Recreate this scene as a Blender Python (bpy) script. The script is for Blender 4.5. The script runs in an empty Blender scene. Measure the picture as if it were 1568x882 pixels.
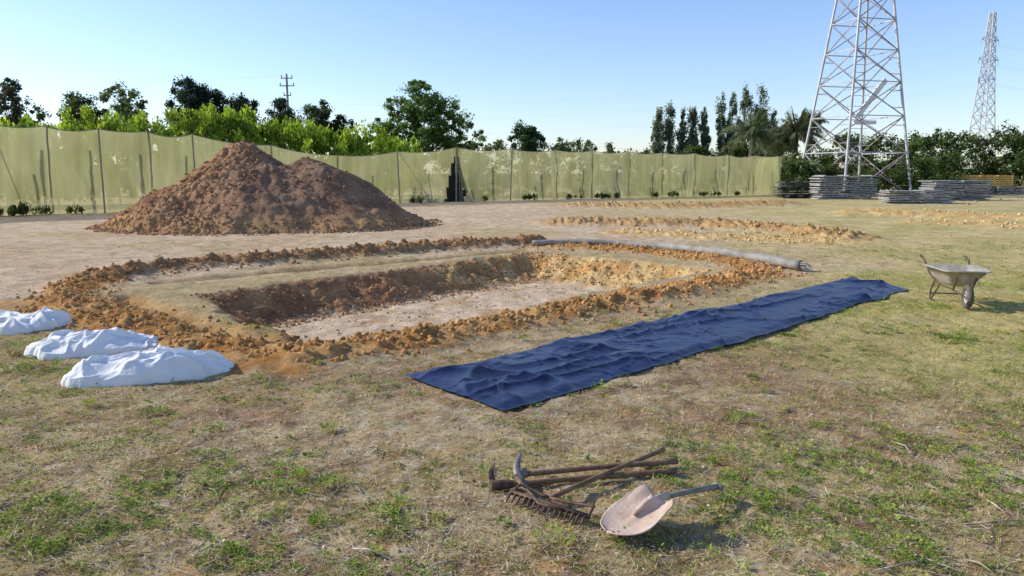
import bpy, math, random
import numpy as np
from mathutils import Vector, Matrix
random.seed(7); rng=np.random.default_rng(11)
CAMH=1.8; PITCH=math.radians(8.6); F=1162.0; CP=math.cos(PITCH); SP=math.sin(PITCH)
def survey(px,py,z=0.0):
    """world position of a surveyed point lying at height z"""
    u=(px-784)/F; v=(441-py)/F
    dy=CP+v*SP; dz=-SP+v*CP
    t=(z-CAMH)/dz
    return np.array([u*t,dy*t,z])
# ------------------------------------------------------------ noise
def _h(i,j,s):
    n=(i.astype(np.int64)*374761393+j.astype(np.int64)*668265263+s*1442695041)&0x7fffffff
    n=((n^(n>>13))*1274126177)&0x7fffffff
    n=n^(n>>16)
    return (n&0xffff)/65535.0
def vn(x,y,s=0):
    xi=np.floor(x);yi=np.floor(y);fx=x-xi;fy=y-yi
    fx=fx*fx*(3-2*fx);fy=fy*fy*(3-2*fy)
    a=_h(xi,yi,s);b=_h(xi+1,yi,s);c=_h(xi,yi+1,s);d=_h(xi+1,yi+1,s)
    return (a*(1-fx)+b*fx)*(1-fy)+(c*(1-fx)+d*fx)*fy
def fbm(x,y,f=1.0,o=4,s=0):
    r=np.zeros_like(x);a=.5;tot=0
    for k in range(o):
        r+=a*vn(x*f+17.3*k,y*f-9.1*k,s+k);tot+=a;a*=.5;f*=2.03
    return r/tot
def sst(a,b,x):
    t=np.clip((x-a)/(b-a),0,1);return t*t*(3-2*t)
# ------------------------------------------------------------ mesh helpers
def mkmesh(name,V,Fc,mat=None,col=None,smooth=False):
    V=np.asarray(V,dtype=np.float32);Fc=np.asarray(Fc,dtype=np.int32)
    k=Fc.shape[1];m=len(Fc)
    me=bpy.data.meshes.new(name)
    me.vertices.add(len(V));me.vertices.foreach_set("co",V.ravel())
    me.loops.add(m*k);me.loops.foreach_set("vertex_index",Fc.ravel())
    me.polygons.add(m);me.polygons.foreach_set("loop_start",np.arange(0,m*k,k,dtype=np.int32))
    me.polygons.foreach_set("loop_total",np.full(m,k,dtype=np.int32))
    if smooth: me.polygons.foreach_set("use_smooth",np.ones(m,dtype=bool))
    me.update(calc_edges=True)
    if col is not None:
        at=me.attributes.new("Col",'FLOAT_COLOR','POINT')
        c=np.ones((len(V),4),dtype=np.float32);c[:,:3]=col
        at.data.foreach_set("color",c.ravel())
    me.validate()
    ob=bpy.data.objects.new(name,me);bpy.context.scene.collection.objects.link(ob)
    if mat: me.materials.append(mat)
    return ob
class MB:
    def __init__(s): s.v=[];s.f=[]
    def add(s,V,Fs):
        o=len(s.v);s.v+= [tuple(map(float,p)) for p in V];s.f+=[tuple(i+o for i in f) for f in Fs]
    def tube(s,pts,r,n=8,cap=True,flat=1.0):
        pts=[Vector(p) for p in pts];m=len(pts)
        if not hasattr(r,'__len__'): r=[r]*m
        V=[]
        for i,p in enumerate(pts):
            t=(pts[min(i+1,m-1)]-pts[max(i-1,0)]).normalized()
            ref=Vector((0,0,1)) if abs(t.z)<.9 else Vector((1,0,0))
            a=t.cross(ref).normalized();b=a.cross(t).normalized()
            for j in range(n):
                th=2*math.pi*(j+.5)/n
                V.append(p+a*math.cos(th)*r[i]+b*math.sin(th)*r[i]*flat)
        Fs=[]
        for i in range(m-1):
            for j in range(n):
                Fs.append((i*n+j,i*n+(j+1)%n,(i+1)*n+(j+1)%n,(i+1)*n+j))
        if cap:
            Fs.append(tuple(range(n-1,-1,-1)));Fs.append(tuple((m-1)*n+j for j in range(n)))
        s.add(V,Fs)
    def box(s,c,size,R=None):
        V=[]
        for dz in(-.5,.5):
            for dx,dy in((-.5,-.5),(.5,-.5),(.5,.5),(-.5,.5)):
                p=Vector((dx*size[0],dy*size[1],dz*size[2]))
                if R is not None: p=R@p
                V.append(Vector(c)+p)
        s.add(V,[(3,2,1,0),(4,5,6,7),(0,1,5,4),(1,2,6,5),(2,3,7,6),(3,0,4,7)])
    def obj(s,name,mat,smooth=False,bevel=0):
        me=bpy.data.meshes.new(name);me.from_pydata(s.v,[],s.f);me.update()
        if smooth:
            for p in me.polygons:p.use_smooth=True
        me.materials.append(mat)
        ob=bpy.data.objects.new(name,me);bpy.context.scene.collection.objects.link(ob)
        if bevel:
            b=ob.modifiers.new("b",'BEVEL');b.width=bevel;b.segments=2;b.limit_method='ANGLE'
        return ob
def group(name,kids,loc=(0,0,0),rz=0,rot=None):
    e=bpy.data.objects.new(name,None);bpy.context.scene.collection.objects.link(e)
    e.empty_display_size=.2
    e.location=loc;e.rotation_euler=rot if rot else (0,0,rz)
    for k in kids:k.parent=e
    return e
# ------------------------------------------------------------ materials
def newmat(name):
    m=bpy.data.materials.new(name);m.use_nodes=True
    nt=m.node_tree;nt.nodes.clear();return m,nt
def nd(nt,t,**k):
    n=nt.nodes.new(t)
    for a,b in k.items(): setattr(n,a,b)
    return n
def solid(name,c1,c2,scale=8,rough=.8,bump=.3,bscale=None,metal=0,spec=.3,detail=8,c3=None,bdist=.01):
    m,nt=newmat(name);L=nt.links.new
    o=nd(nt,'ShaderNodeOutputMaterial');b=nd(nt,'ShaderNodeBsdfPrincipled')
    b.inputs['Roughness'].default_value=rough;b.inputs['Metallic'].default_value=metal
    b.inputs['Specular IOR Level'].default_value=spec
    g=nd(nt,'ShaderNodeTexCoord')
    n=nd(nt,'ShaderNodeTexNoise');n.inputs['Scale'].default_value=scale;n.inputs['Detail'].default_value=detail
    n.inputs['Roughness'].default_value=.65
    L(g.outputs['Object'],n.inputs['Vector'])
    r=nd(nt,'ShaderNodeValToRGB');r.color_ramp.elements[0].position=.35;r.color_ramp.elements[1].position=.65
    r.color_ramp.elements[0].color=(*c1,1);r.color_ramp.elements[1].color=(*c2,1)
    if c3:
        e=r.color_ramp.elements.new(.5);e.color=(*c3,1)
    L(n.outputs['Fac'],r.inputs['Fac']);L(r.outputs['Color'],b.inputs['Base Color'])
    n2=nd(nt,'ShaderNodeTexNoise');n2.inputs['Scale'].default_value=bscale or scale*5;n2.inputs['Detail'].default_value=6
    L(g.outputs['Object'],n2.inputs['Vector'])
    bp=nd(nt,'ShaderNodeBump');bp.inputs['Strength'].default_value=bump;bp.inputs['Distance'].default_value=bdist
    L(n2.outputs['Fac'],bp.inputs['Height']);L(bp.outputs['Normal'],b.inputs['Normal'])
    L(b.outputs['BSDF'],o.inputs['Surface']);return m
def soilmat(name,fine=(25,110),bump=.6,dist=.02,var=.45):
    m,nt=newmat(name);L=nt.links.new
    o=nd(nt,'ShaderNodeOutputMaterial');b=nd(nt,'ShaderNodeBsdfPrincipled')
    b.inputs['Roughness'].default_value=.95;b.inputs['Specular IOR Level'].default_value=.05
    at=nd(nt,'ShaderNodeAttribute',attribute_name='Col');g=nd(nt,'ShaderNodeNewGeometry')
    def ns(sc,d=5):
        n=nd(nt,'ShaderNodeTexNoise');n.inputs['Scale'].default_value=sc;n.inputs['Detail'].default_value=d
        n.inputs['Roughness'].default_value=.7
        L(g.outputs['Position'],n.inputs['Vector']);return n
    a=ns(fine[0]);c=ns(fine[1]);w=ns(2.2,8)
    s=nd(nt,'ShaderNodeMath',operation='ADD');L(a.outputs['Fac'],s.inputs[0]);L(c.outputs['Fac'],s.inputs[1])
    s2=nd(nt,'ShaderNodeMath',operation='ADD');L(s.outputs[0],s2.inputs[0]);L(w.outputs['Fac'],s2.inputs[1])
    mr=nd(nt,'ShaderNodeMapRange');mr.inputs['From Min'].default_value=1.1;mr.inputs['From Max'].default_value=1.9
    mr.inputs['To Min'].default_value=1-var*1.15;mr.inputs['To Max'].default_value=1+var
    L(s2.outputs[0],mr.inputs['Value'])
    mx=nd(nt,'ShaderNodeVectorMath',operation='SCALE');L(at.outputs['Color'],mx.inputs[0]);L(mr.outputs[0],mx.inputs['Scale'])
    L(mx.outputs[0],b.inputs['Base Color'])
    bp=nd(nt,'ShaderNodeBump');bp.inputs['Strength'].default_value=bump;bp.inputs['Distance'].default_value=dist
    L(s.outputs[0],bp.inputs['Height']);L(bp.outputs['Normal'],b.inputs['Normal'])
    L(b.outputs['BSDF'],o.inputs['Surface']);return m
def leafmat(name,tr=.35):
    m,nt=newmat(name);L=nt.links.new
    o=nd(nt,'ShaderNodeOutputMaterial');at=nd(nt,'ShaderNodeAttribute',attribute_name='Col')
    d=nd(nt,'ShaderNodeBsdfDiffuse');t=nd(nt,'ShaderNodeBsdfTranslucent')
    tc=nd(nt,'ShaderNodeVectorMath',operation='MULTIPLY');tc.inputs[1].default_value=(1.25,1.25,.6)
    L(at.outputs['Color'],tc.inputs[0]);L(tc.outputs[0],t.inputs['Color']);L(at.outputs['Color'],d.inputs['Color'])
    mx=nd(nt,'ShaderNodeMixShader');mx.inputs[0].default_value=tr
    L(d.outputs[0],mx.inputs[1]);L(t.outputs[0],mx.inputs[2]);L(mx.outputs[0],o.inputs['Surface']);return m
M_soil=soilmat("soil_ground",var=.55,bump=.9,dist=.022)
M_heap=soilmat("soil_heap",fine=(9,45),bump=.9,dist=.04,var=.4)
M_clod=soilmat("soil_clod",fine=(40,160),bump=.5,dist=.01,var=.3)
M_leaf=leafmat("leaf",.4);M_grass=leafmat("grass_blade",.3)
M_bark=solid("bark",(.06,.045,.03),(.14,.11,.08),scale=6)
# ------------------------------------------------------------ terrain
PIT=[survey(285,450)[:2],survey(475,530)[:2],survey(1100,412)[:2],survey(815,384)[:2]]
def pit_inside(x,y):
    d=np.full_like(x,1e9)
    for i in range(4):
        a=PIT[i];b=PIT[(i+1)%4];e=b-a;L=np.hypot(*e)
        n=np.array([-e[1],e[0]])/L
        q=(x-a[0])*n[0]+(y-a[1])*n[1]
        if i==1: q=q*1.7
        d=-np.logaddexp(-d*9,-q*9)/9 if i else q
    return d
def pdist(x,y,P):
    d=np.full_like(x,1e9)
    for i in range(len(P)-1):
        a=P[i];b=P[i+1];e=b-a;L2=e@e
        t=np.clip(((x-a[0])*e[0]+(y-a[1])*e[1])/L2,0,1)
        d=np.minimum(d,np.hypot(x-a[0]-t*e[0],y-a[1]-t*e[1]))
    return d
def PL(*pp): return [survey(*p)[:2] for p in pp]
RIDG=[
 (PL((140,432),(270,412),(420,402),(620,386),(740,378),(822,372)),.36,.19,'brown'),
 (PL((98,464),(165,487),(250,510),(340,534),(440,548)),.56,.10,'orange'),
 (PL((98,464),(110,447),(150,432)),.35,.09,'orange'),
 (PL((440,548),(560,537),(700,509),(830,487),(950,465),(1060,443),(1170,424)),.34,.11,'orange'),
 (PL((1170,424),(1150,408),(1060,392),(950,383),(822,374)),.46,.08,'orange'),
 (PL((865,343),(960,345),(1080,347),(1200,356),(1290,366)),.75,.24,'brown2'),
 (PL((960,356),(1100,364),(1200,369),(1285,372)),.75,.10,'yellow'),
 (PL((890,316),(1000,318),(1100,317),(1195,313)),1.1,.24,'brown2'),
 (PL((1320,329),(1400,331),(1568,338),(1750,348)),1.1,.24,'yellow'),
 (PL((1400,341),(1568,349),(1720,358)),.8,.12,'yellow'),
 (PL((450,505),(560,486),(700,463),(800,447)),.14,.05,'brown'),
]
TRN=[(PL((190,452),(260,478),(340,505),(430,527)),.20,-.12),
     (PL((250,432),(450,412),(700,391),(800,382)),.2,-.10)]
def terrain(x,y,full=False):
    near=1/(1+np.maximum(0,y-12)/25)
    h=.08*(fbm(x,y,.35,3,3)-.5)*near+.045*(fbm(x,y,2.2,4,5)-.5)+.034*(fbm(x,y,9,3,8)-.5)*near
    org=np.zeros_like(x);brn=np.zeros_like(x);yel=np.zeros_like(x)
    w1=fbm(x,y,1.4,4,21);w2=fbm(x,y,6.0,4,25);w3=fbm(x,y,11,2,27)
    lump=np.abs(w2-.5)*2
    rh=np.zeros_like(x)
    for P,w,hh,k in RIDG:
        d=pdist(x,y,P)+(w1-.5)*w*1.3
        e=np.exp(-(d/w)**2)
        rh=np.maximum(rh,hh*e*(.25+.9*w2+.7*w3)+.06*e*(lump-.2))
        mk=np.clip(sst(.10,.5,e+(w2-.5)*.8),0,1)
        if k.startswith('brown'): brn=np.maximum(brn,mk)
        elif k=='orange': org=np.maximum(org,mk)
        else: yel=np.maximum(yel,mk)
        if k=='brown2': yel=np.maximum(yel,mk*.5)
    h=h+rh
    for P,w,hh in TRN:
        d=pdist(x,y,P)+(w1-.5)*.12
        h=h+hh*np.exp(-(d/w)**2); org=np.maximum(org,.8*np.exp(-(d/(w*1.1))**2))
    pd=pit_inside(x,y)+(w1-.5)*.50+(w2-.5)*.16
    pw=.35*sst(-.08,.4,pd)+.65*sst(.1,1.05,pd)
    h=h*(1-pw*.4)-.50*pw+.05*(w2-.5)*pw+.12*(lump-.3)*np.exp(-((pd-.5)/.4)**2)*(pd>-.1)
    if full: return h,org,brn,yel,pd,w1,w2
    return h
def Hh(x,y):
    return terrain(np.atleast_1d(np.asarray(x,float)),np.atleast_1d(np.asarray(y,float)))
def hz(x,y): return float(Hh(x,y)[0])
def graded(a,b,step,lo,hi,g=1.02):
    c=list(np.arange(a,b+1e-6,step))
    s=step;p=c[-1]
    while p<hi: s*=g;p+=s;c.append(p)
    s=step;p=c[0];l=[]
    while p>lo: s*=g;p-=s;l.append(p)
    return np.array(l[::-1]+c)
gx=graded(-8,9,.036,-1500,1500,1.021);gy=graded(2.2,19,.036,-60,2500,1.021)
X,Y=np.meshgrid(gx,gy);xs=X.ravel();ys=Y.ravel()
Z,org,brn,yel,pd,w1,w2=terrain(xs,ys,True)
C=lambda *c:np.array(c)[None,:]
def mixc(a,b,t): return a*(1-t[:,None])+b*t[:,None]
def grassness(x,y):
    n=fbm(x,y,.45,4,40)
    g=1-sst(8.5,13.0,y+np.where(x<0,-x*.25,-x*.45)+(n-.5)*6)
    g=np.maximum(g,sst(4.0,9.5,x+(n-.5)*5)*(.85-.6*sst(13,30,y)))
    return np.clip(g,0,1)
def basecol(x,y):
    n0=fbm(x,y,.22,4,50);n1=fbm(x,y,.9,4,51);n2=fbm(x,y,4.5,4,52);n3=fbm(x,y,14,3,53)
    g=grassness(x,y)
    bare=mixc(C(.62,.445,.285),C(.68,.52,.35),sst(.35,.65,n1))
    bare=mixc(bare,C(.50,.39,.19),sst(.5,.7,n0)*.65)
    bare=mixc(bare,C(.42,.32,.16),sst(.52,.7,n2)*.4)
    near=mixc(C(.34,.225,.125),C(.52,.385,.215),sst(.35,.62,n2))
    near=mixc(near,C(.62,.52,.36),sst(.52,.70,n3)*.65)
    near=mixc(near,C(.30,.165,.095),sst(.55,.72,n1)*.5)
    near=mixc(near,C(.25,.25,.07),sst(.45,.65,n0)*sst(.42,.6,n3)*.5)
    ri=mixc(C(.55,.45,.175),C(.40,.37,.11),sst(.4,.65,n1));ri=mixc(ri,C(.60,.50,.25),sst(.5,.7,n3)*.6)
    near=mixc(near,ri,sst(1.5,6,x+(n0-.5)*5)*sst(4.0,7.5,y))
    c=mixc(bare,near,g)
    c=mixc(c,mixc(C(.62,.49,.24),C(.48,.40,.16),sst(.4,.6,n1)),sst(4,12,x+(n0-.5)*6)*sst(12,20,y)*.85)
    c=mixc(c,C(.13,.13,.05),sst(66,110,y)*.8)
    return c
col=basecol(xs,ys)
n4=fbm(xs,ys,3,4,60)
col=mixc(col,C(.46,.35,.17),sst(-1.1,-.5,pd)*(1-sst(-.1,.05,pd))*.5)
oc=mixc(C(.45,.215,.07),C(.58,.335,.135),sst(.4,.62,n4))
col=mixc(col,oc,org)
col=mixc(col,mixc(C(.34,.17,.075),C(.47,.27,.12),sst(.4,.6,n4)),brn*.9)
col=mixc(col,mixc(C(.68,.48,.21),C(.58,.37,.14),sst(.4,.6,n4)),yel*.9)
wall=sst(-.06,.1,pd)*(1-sst(.78,1.05,pd))
pb=(PIT[3]+PIT[2])/2;dl=np.hypot(xs-pb[0],ys-pb[1])
wc=mixc(C(.37,.19,.095),C(.50,.28,.135),sst(.4,.62,n4))
wc=mixc(wc,mixc(C(.68,.48,.22),C(.55,.32,.12),sst(.42,.6,n4)),1-sst(2.6,4.8,dl+(w1-.5)*2))
col=mixc(col,wc,wall)
col=mixc(col,mixc(C(.70,.53,.36),C(.56,.38,.22),sst(.52,.74,n4)),sst(.76,1.04,pd+(w2-.5)*.4))
nx,ny=len(gx),len(gy)
ii=np.arange(ny-1)[:,None]*nx+np.arange(nx-1)[None,:];ii=ii.ravel()
ground=mkmesh("ground",np.stack([xs,ys,Z],1),np.stack([ii,ii+1,ii+nx+1,ii+nx],1),M_soil,col,True)
# ------------------------------------------------------------ scatter
def rotm(az,tilt,az2):
    ca,sa=np.cos(az),np.sin(az);ct,st=np.cos(tilt),np.sin(tilt);cb,sb=np.cos(az2),np.sin(az2)
    n=len(az);Z1=np.zeros((n,3,3));Z1[:,0,0]=ca;Z1[:,0,1]=-sa;Z1[:,1,0]=sa;Z1[:,1,1]=ca;Z1[:,2,2]=1
    T=np.zeros((n,3,3));T[:,0,0]=1;T[:,1,1]=ct;T[:,1,2]=-st;T[:,2,1]=st;T[:,2,2]=ct
    B=np.zeros((n,3,3));B[:,0,0]=cb;B[:,0,1]=-sb;B[:,1,0]=sb;B[:,1,1]=cb;B[:,2,2]=1
    return Z1@T@B
def inst(tv,tf,pos,sc,R,colr):
    tv=np.asarray(tv,float);tf=np.asarray(tf);n=len(pos);k=len(tv)
    sc=np.asarray(sc,float)
    if sc.ndim==1: sc=np.repeat(sc[:,None],3,1)
    V=np.einsum('nij,nkj->nki',R,tv[None]*sc[:,None,:])+pos[:,None,:]
    Fc=tf[None]+(np.arange(n)*k)[:,None,None]
    cc=np.repeat(colr[:,None,:],k,1)
    return V.reshape(-1,3),Fc.reshape(-1,tf.shape[1]),cc.reshape(-1,3)
def merge(parts):
    V=[];Fc=[];Cc=[];o=0
    for v,f,c in parts: V.append(v);Fc.append(f+o);Cc.append(c);o+=len(v)
    return np.concatenate(V),np.concatenate(Fc),np.concatenate(Cc)
TARP=[survey(622,577)[:2],survey(770,632)[:2],survey(1390,447)[:2],survey(1300,429)[:2]]
def in_quad(x,y,Q,mg=0):
    d=np.full_like(x,1e9)
    for i in range(4):
        a=Q[i];b=Q[(i+1)%4];e=b-a;n=np.array([-e[1],e[0]])/np.hypot(*e)
        d=np.minimum(d,(x-a[0])*n[0]+(y-a[1])*n[1])
    return d>mg
def fieldpts(n,y0,y1,pw=1.0,side=1.5):
    u=rng.random(n);y=y0*(y1/y0)**(u**pw)
    x=(rng.random(n)*2-1)*(y*.72+side)
    return x,y
def spoil(x,y):
    _,o,b,yl,p,_,_=terrain(x,y,True)
    return np.maximum(np.maximum(o,b),np.maximum(yl,sst(-.15,.05,p)))
def vary(c,n,s=.25):
    return np.asarray(c)[None,:]*(1+(rng.random((n,1))-.5)*2*s)*(1+(rng.random((n,3))-.5)*.16)
parts=[]
for tpl in range(4):
    tv=[];tf=[]
    for b in range(6):
        a=rng.random()*6.28;r=.25*rng.random();bx,by=r*math.cos(a),r*math.sin(a)
        a2=rng.random()*6.28;ln=.35+.65*rng.random();out=.4+.8*rng.random()
        dx,dy=math.cos(a2),math.sin(a2);w=.045
        o=len(tv)
        tv+=[(bx-dy*w,by+dx*w,-.1),(bx+dy*w,by-dx*w,-.1),(bx+dx*out*ln*.9,by+dy*out*ln*.9,ln)]
        tf.append((o,o+1,o+2))
    x,y=fieldpts(30000,2.6,28,.85)
    g=grassness(x,y);n=fbm(x,y,1.5,4,70);nb=fbm(x,y,.5,3,71)
    rt=sst(0,4,x)
    keep=(rng.random(len(x))<(.06+.94*g)*(sst(.42,.62,n)*.7+.05+.3*rt)*(1-.5*sst(12,22,y)))&(~in_quad(x,y,TARP,.04))
    x,y,n,nb=x[keep],y[keep],n[keep],nb[keep]
    k=rng.random(len(x))>spoil(x,y)*1.3
    x,y,n,nb=x[k],y[k],n[k],nb[k];m=len(x)
    z=Hh(x,y)
    grn=(rng.random(m)<(.12+sst(.46,.66,n)*.42)*(1-.65*sst(8,14,y)))
    dry=np.where((rng.random(m)<.5)[:,None],vary((.62,.52,.24),m),vary((.50,.39,.18),m))
    c=np.where(grn[:,None],vary((.26,.31,.065),m),dry)
    hgt=(.012+.030*rng.random(m)**1.6)*(1+.05*np.maximum(0,y-5))*(.8+.5*nb)
    parts.append(inst(tv,np.array(tf),np.stack([x,y,z],1),np.stack([hgt*1.2,hgt*1.2,hgt],1),rotm(rng.random(m)*6.28,rng.random(m)*.3,rng.random(m)*6.28),c))
V,Fc,Cc=merge(parts);mkmesh("grass",V,Fc,M_grass,Cc)
# weeds
lv=[(0,0,0),(.32,.45,.10),(0,1,.02),(-.32,.45,.10)];lf=np.array([(0,1,2),(0,2,3)])
px_,py_=fieldpts(15000,2.7,20,.8)
g=grassness(px_,py_);n=fbm(px_,py_,1.6,4,80);n_=fbm(px_,py_,.35,3,84)
k=(rng.random(len(px_))<(g*sst(.48,.58,n)*.8+.07*g+.03)*(.5+.8*sst(.35,.6,n_)))&(~in_quad(px_,py_,TARP,-.03));px_,py_=px_[k],py_[k]
k=spoil(px_,py_)<.35;px_,py_=px_[k],py_[k]
PX=[];PY=[];PZ=[];SC=[];CL=[];AZ=[];TL=[]
for a,b in zip(px_,py_):
    far=b>9
    m=int(rng.integers(12,40)) if not far else int(rng.integers(8,16));R=.018+.05*rng.random();h0=.014+.05*rng.random()**2
    if rng.random()<.10: R*=2.0;m=int(m*3.2);h0*=1.9
    ang=rng.random(m)*6.28;rr=R*np.sqrt(rng.random(m))
    PX.append(a+rr*np.cos(ang));PY.append(b+rr*np.sin(ang));PZ.append(h0*rng.random(m)*(1-.6*rr/R)+.004)
    s=(.009+.013*rng.random())*(1+.06*max(0,b-5));SC.append(np.full(m,s)*(.7+.6*rng.random(m)))
    base=random.choice([(.20,.31,.05),(.28,.38,.07),(.15,.24,.045),(.35,.39,.10),(.24,.29,.10)])
    CL.append(vary(base,m,.3));AZ.append(ang-1.57+(rng.random(m)-.5)*1.5);TL.append(.1+.7*rng.random(m))
PX,PY,PZ,SC,CL,AZ,TL=[np.concatenate(q) for q in (PX,PY,PZ,SC,CL,AZ,TL)]
pos=np.stack([PX,PY,Hh(PX,PY)+PZ],1)
V,Fc,Cc=inst(lv,lf,pos,SC,rotm(AZ,TL,np.zeros(len(AZ))),CL);mkmesh("weeds",V,Fc,M_grass,Cc)
# dry leaf litter and straw
x,y=fieldpts(78000,2.6,13,.9)
g=grassness(x,y);n=fbm(x,y,.7,4,90)
k=(rng.random(len(x))<(.25+.75*sst(.4,.62,n)*np.where(x<.5,1,.5))*(.15+.85*g))&(~in_quad(x,y,TARP,.02));x,y=x[k],y[k]
k=spoil(x,y)<.4;x,y=x[k],y[k];m=len(x)
pal=np.array([(.68,.62,.50),(.50,.40,.26),(.28,.18,.10),(.80,.76,.65),(.58,.47,.28),(.12,.085,.05)])
c=pal[rng.integers(0,6,m)]*(.8+.4*rng.random((m,1)))
s=.005+.011*rng.random(m)**1.3
sc=np.stack([s*(.5+rng.random(m)),s*(1+1.3*rng.random(m)),s],1)
V1=inst([(0,-.5,0),(.35,0,.22),(0,.6,.05),(-.35,0,.22)],lf,np.stack([x,y,Hh(x,y)+.005],1),sc,rotm(rng.random(m)*6.28,(rng.random(m)-.5)*.9,rng.random(m)*6.28),c)
x,y=fieldpts(28000,2.6,12,.9)
k=(rng.random(len(x))<.15+.85*grassness(x,y))&(~in_quad(x,y,TARP,.02));x,y=x[k],y[k]
k=spoil(x,y)<.4;x,y=x[k],y[k];m=len(x)
c=np.array([(.68,.58,.36),(.78,.71,.54),(.50,.40,.25)])[rng.integers(0,3,m)]*(.8+.4*rng.random((m,1)))
L_=.02+.10*rng.random(m)**2.5;sc=np.stack([.0016+.002*rng.random(m),L_,np.full(m,.03)],1)
V2=inst([(-.5,-.5,0),(.5,-.5,0),(.5,.5,.3),(-.5,.5,.3)],lf,np.stack([x,y,Hh(x,y)+.008],1),sc,rotm(rng.random(m)*6.28,(rng.random(m)-.5)*.25,rng.random(m)*1.0),c)
V,Fc,Cc=merge([V1,V2]);mkmesh("dry_leaf_litter",V,Fc,M_grass,Cc)
# clods
import bmesh
def rock(seed,sub):
    bm=bmesh.new();bmesh.ops.create_icosphere(bm,subdivisions=sub,radius=1)
    r=random.Random(seed);ax=[Vector((r.uniform(-1,1),r.uniform(-1,1),r.uniform(-1,1))).normalized() for _ in range(7)]
    jt=.18 if sub==1 else .08
    for v in bm.verts:
        d=v.co.normalized();q=1
        for a in ax: q-=.32*max(0,d.dot(a)-.55)
        v.co=d*q*(1+r.uniform(-jt,jt))
    V=[tuple(v.co) for v in bm.verts];Fs=[tuple(v.index for v in f.verts) for f in bm.faces];bm.free()
    return V,np.array(Fs)
rocks=[rock(i,2) for i in range(4)];rocks1=[rock(i+10,1) for i in range(4)]
def scat_clods(x,y,z,s,c):
    P=[];idx=rng.integers(0,4,len(x))
    for t in range(4):
        for big in (0,1):
            k=(idx==t)&((s>.022)==bool(big));m=int(k.sum())
            if not m: continue
            tp_=(rocks if big else rocks1)[t]
            sc=s[k][:,None]*(.6+.7*rng.random((m,3)))
            P.append(inst(tp_[0],tp_[1],np.stack([x[k],y[k],z[k]],1),sc,rotm(rng.random(m)*6.28,rng.random(m)*3,rng.random(m)*6.28),c[k]))
    return merge(P)
CX=[];CY=[];CS=[];CC=[]
for P,w,hh,kd in RIDG:
    for i in range(len(P)-1):
        a,b=P[i],P[i+1];L=np.hypot(*(b-a));dist=(a[1]+b[1])/2
        dens=460 if dist<22 else 70
        if hh<.06: dens=60
        m=int(L*dens);t=rng.random(m);off=rng.normal(0,w*.78,m)
        e=(b-a)/L
        CX.append(a[0]+e[0]*L*t-e[1]*off);CY.append(a[1]+e[1]*L*t+e[0]*off)
        s=(.004+.036*rng.random(m)**4.6)*(1.0 if dist<22 else 1.7)*(.7 if hh<.06 else 1);CS.append(s)
        bc={'orange':(.52,.285,.11),'brown':(.41,.22,.10),'brown2':(.50,.31,.14),'yellow':(.68,.48,.22)}[kd]
        CC.append(vary(bc,m,.3))
def wallclods(a,b,m,colr,wd=.8):
    t=rng.random(m);e=(b-a);n_=np.array([e[1],-e[0]])/np.hypot(*e);o=.05+wd*rng.random(m)
    CX.append(a[0]+e[0]*t+n_[0]*o);CY.append(a[1]+e[1]*t+n_[1]*o);CS.append(.004+.026*rng.random(m)**3.5);CC.append(vary(colr,m,.35))
wallclods(PIT[0],PIT[3],4600,(.42,.225,.11),1.1);wallclods(PIT[3],PIT[2],2200,(.60,.38,.17));wallclods(PIT[0],PIT[3],700,(.5,.34,.2),2.4)
x,y=fieldpts(5500,2.6,24);CX.append(x);CY.append(y);CS.append(.003+.010*rng.random(len(x))**2);CC.append(vary((.48,.36,.22),len(x),.4))
CX,CY,CS,CC=[np.concatenate(q) for q in (CX,CY,CS,CC)]
k=~in_quad(CX,CY,TARP,-.02);CX,CY,CS,CC=CX[k],CY[k],CS[k],CC[k]
V,Fc,Cc=scat_clods(CX,CY,Hh(CX,CY)+CS*.25,CS,CC);mkmesh("soil_clods",V,Fc,M_clod,Cc)
# ------------------------------------------------------------ soil mound
def moundh(x,y):
    wx=x+(fbm(x,y,.8,3,101)-.5)*.8;wy=y+(fbm(x,y,.8,3,104)-.5)*.8
    c=[(-9.45,27.2,2.95,.64),(-7.1,27.2,2.45,.585),(-8.2,26.4,2.2,.585),(-11.0,26.6,1.65,.585)]
    K=7.0;acc=np.zeros_like(x)
    for a,b,z,s in c:
        r=np.sqrt((wx-a)**2+(wy-b)**2+.06);acc+=np.exp(K*(z-s*r))
    h=np.log(acc+1e-9)/K
    n=fbm(x,y,1.6,5,110);l=np.abs(fbm(x,y,3.6,4,115)-.5)*2
    left=1-sst(-9.8,-8.2,x)
    an=np.arctan2(y-27,x+8.6);rn=fbm(an*9+3,np.hypot(x+8.6,y-27)*.3,1,3,119)
    h=h+(n-.5)*.22+(rn-.5)*.15+(l-.25)*(.03+.14*left)+(fbm(x,y,9,3,118)-.5)*(.05+.10*left)
    return h
mx_=np.arange(-15.5,-1.6,.04);my_=np.arange(20.8,33,.05)
X,Y=np.meshgrid(mx_,my_);x=X.ravel();y=Y.ravel();hm=moundh(x,y)
gz=terrain(x,y);z=np.where(hm>0,hm,-.25)+gz*.5
z=np.maximum(z,-.3)
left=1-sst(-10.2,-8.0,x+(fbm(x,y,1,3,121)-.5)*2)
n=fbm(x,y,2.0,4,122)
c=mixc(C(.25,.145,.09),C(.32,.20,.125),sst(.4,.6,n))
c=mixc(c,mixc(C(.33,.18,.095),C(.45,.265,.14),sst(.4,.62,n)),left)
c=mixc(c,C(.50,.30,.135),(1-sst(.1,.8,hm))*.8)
nx,ny=len(mx_),len(my_);ii=(np.arange(ny-1)[:,None]*nx+np.arange(nx-1)[None,:]).ravel()
fq=np.stack([ii,ii+1,ii+nx+1,ii+nx],1);k=(hm[fq].max(1)>-.15);fq=fq[k]
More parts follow.
